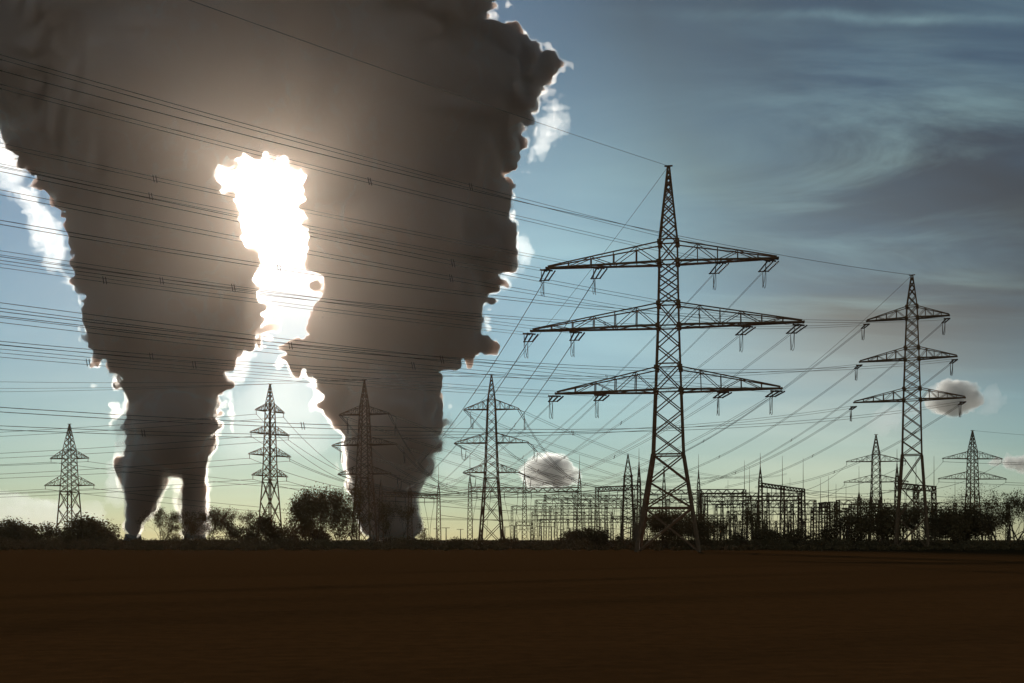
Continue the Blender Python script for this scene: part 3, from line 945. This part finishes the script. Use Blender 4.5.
polyB = [(235, -90), (235, 40), (240, 120), (262, 148), (288, 154), (297, 165), (303, 185), (302, 200), (304, 215), (309, 245), (313, 262), (331, 270), (335, 284), (324, 300), (316, 318), (303, 338), (298, 352), (303, 366),
         (314, 380), (326, 386), (328, 402), (343, 410), (345, 432), (343, 455), (350, 480), (358, 510), (362, 536), (421, 536), (421, 518), (416, 500), (420, 486), (431, 470), (426, 455), (436, 440), (440, 424), (443, 405), (441, 385), (440, 370),
         (453, 371), (465, 363), (472, 354), (492, 353), (499, 340), (488, 325), (486, 306), (488, 280), (486, 268), (508, 267), (513, 240), (514, 215), (506, 190), (497, 173), (522, 152), (520, 134), (526, 118), (548, 98),
         (560, 86), (562, 58), (546, 45), (528, 42), (509, 24), (489, 26), (491, 0), (500, -50), (480, -90)]
plA = billow('steam_plume', polyA, DP, 105, STEAM, 31, vox=2.3, foot=130, solid=True, deep=7)
tag(plA, 'dark billowing left-hand steam plume rising from two columns', 'steam plume', 'steam plumes')
plB = billow('steam_plume', polyB, DP, 105, STEAM, 47, vox=2.3, foot=130, solid=True, deep=7)
tag(plB, 'dark billowing right-hand steam plume behind the pylons', 'steam plume', 'steam plumes')
# the thinner, ragged outer steam that the sun shines through
for par, pg, sd in ((plA, polyA, 31), (plB, polyB, 47)):
    billow('outer_steam', pg, DP, 105, VEIL, sd, vox=2.5, amp=(12, 12, 8, 4.0, 7.0), size=(46, 20, 9.5, 4.5, 75), parent=par, bias=-2.6, foot=130, deep=5)
# thin sunlit steam torn off the edges
for k, (par, pg) in enumerate((
        (plB, [(518, 166), (527, 138), (548, 102), (562, 100), (570, 118), (564, 138), (546, 156), (528, 168)]),
        (plB, [(490, 284), (508, 262), (516, 238), (530, 240), (534, 256), (520, 272), (502, 286)]),
        (plA, [(-20, 108), (10, 122), (26, 156), (46, 196), (66, 238), (78, 262), (96, 286), (78, 288), (48, 268), (30, 242), (24, 215), (4, 190), (-20, 160)]),
        (plA, [(222, 366), (240, 344), (258, 330), (258, 300), (268, 292), (266, 330), (252, 362), (240, 392), (226, 420), (220, 400)]))):
    billow('torn_steam', pg, DP, 40, WISP, 60 + k, vox=1.3, rmin=2, amp=(7, 7, 6, 4), size=(26, 13, 6.5, 3.2), parent=par, bias=-.5)

# squat cooling towers under the plumes
def cooling_tower(px, label, width):
    root = empty('cooling_tower', base_loc(px, DP)); tag(root, label, 'cooling tower', 'cooling towers')
    H = zof(534, DP); r0 = width * DP / F / 2
    prof = [(t, r0 * (1.25 - .5 * t + .28 * t * t)) for t in [k / 10 for k in range(11)]]
    def rev(pr, name, mat):
        m = MB(); n = 40
        for z, r in pr:
            for j in range(n): m.v.append((r * math.cos(2*math.pi*j/n), r * math.sin(2*math.pi*j/n), z))
        for i in range(len(pr) - 1):
            for j in range(n):
                a, b = i*n + j, i*n + (j+1) % n
                m.f.append((a, b, b+n, a+n))
        m.build(name, mat, root, True)
    rev([(H * t + (2 if t == 0 else 0), r) for t, r in prof] + [(H, prof[-1][1] - .8)] + [(H * t + 1.5, r - .8) for t, r in reversed(prof)][1:], 'shell', CONCRETE)
    m = MB()
    rb = prof[0][1] * 1.0
    for j in range(36):
        a0 = 2*math.pi*j/36; a1 = a0 + (.09 if j % 2 else -.09)
        m.beam((rb*1.03*math.cos(a0), rb*1.03*math.sin(a0), 0), (rb*math.cos(a1), rb*math.sin(a1), 2.4), .7)
    m.build('support_ring', CONCRETE, root)
cooling_tower(133, 'squat concrete cooling tower at the foot of the left-hand plume', 15)
cooling_tower(195, 'squat concrete cooling tower under the left plume\'s second column', 20)
cooling_tower(392, 'squat concrete cooling tower at the foot of the right-hand plume', 42)

# small clouds far behind
DC = 7000.0
for lb, pg, mt, sd in (
        ('small dark cumulus with a bright rim right of the central pylon', [(524, 470), (530, 457), (546, 453), (562, 456), (570, 470), (584, 480), (580, 488), (530, 488)], CLOUD, 71),
        ('dark-bellied cloud with a bright top behind the tall right pylon', [(926, 400), (934, 386), (948, 379), (964, 381), (978, 390), (984, 400), (970, 410), (940, 414), (925, 410)], CLOUD, 72),
        ('pale thin cloud left of the dark-bellied cloud', [(862, 428), (880, 410), (905, 402), (926, 398), (930, 412), (906, 424), (885, 436)], THIN, 73),
        ('wispy pale cloud right of the dark-bellied cloud', [(978, 396), (992, 388), (1004, 398), (996, 412), (980, 412)], THIN, 74),
        ('pale cloud tower just left of the left-hand plume', [(104, 500), (108, 470), (112, 450), (122, 432), (134, 428), (140, 470), (140, 510)], THIN, 75),
        ('low pale cloud bank behind the leftmost pylon', [(-60, 535), (-50, 498), (-5, 488), (20, 494), (50, 498), (80, 506), (104, 500), (108, 535)], THIN, 76),
        ('sunlit pale cloud between the plumes behind the four-armed pylon', [(214, 470), (222, 420), (240, 392), (262, 372), (290, 366), (318, 384), (338, 410), (345, 440), (320, 462), (280, 452), (246, 468)], HAZY, 78),
        ('faint pale cloud low behind the central pylon', [(432, 470), (446, 452), (470, 440), (500, 446), (518, 462), (500, 480), (450, 484)], HAZY, 79),
        ('dark flat cloud at the right edge of the picture', [(988, 462), (1004, 455), (1030, 452), (1070, 454), (1080, 468), (1020, 470)], CLOUD, 77)):
    o = billow('cloud', pg, DC, 40, mt, sd, vox=1.3, rmin=1.5, amp=(6, 5, 2.0, .6), size=(18, 10, 5, 2.6), thick=1.2, deep=4)
    tag(o, lb, 'cloud', 'small clouds near the horizon')
    if mt is CLOUD: billow('thin_cloud_edge', pg, DC, 40, EDGE, sd, vox=1.3, rmin=1.5, amp=(6, 4.5, 2.4, .8), size=(18, 10, 5, 2.6), thick=1.2, parent=o, bias=-1.8, deep=4)

# ---------------------------------------------------------------- haze
m = MB(); x0, x1, y0, y1, z0, z1 = -2600, 2600, -700, 3600, -1.0, 1700
m.v = [(x, y, z) for z in (z0, z1) for y in (y0, y1) for x in (x0, x1)]
m.f = [(0, 2, 3, 1), (4, 5, 7, 6), (0, 1, 5, 4), (2, 6, 7, 3), (0, 4, 6, 2), (1, 3, 7, 5)]
HAZE = volume_material('glow_haze', .0000095, (.98, .82, .69), .885)  # added haze: scatters a warm glow around the sun and over the plumes
tag(m.build('haze', HAZE), 'thin haze over the whole field, added for the glow around the sun', 'haze', None, 'stuff')
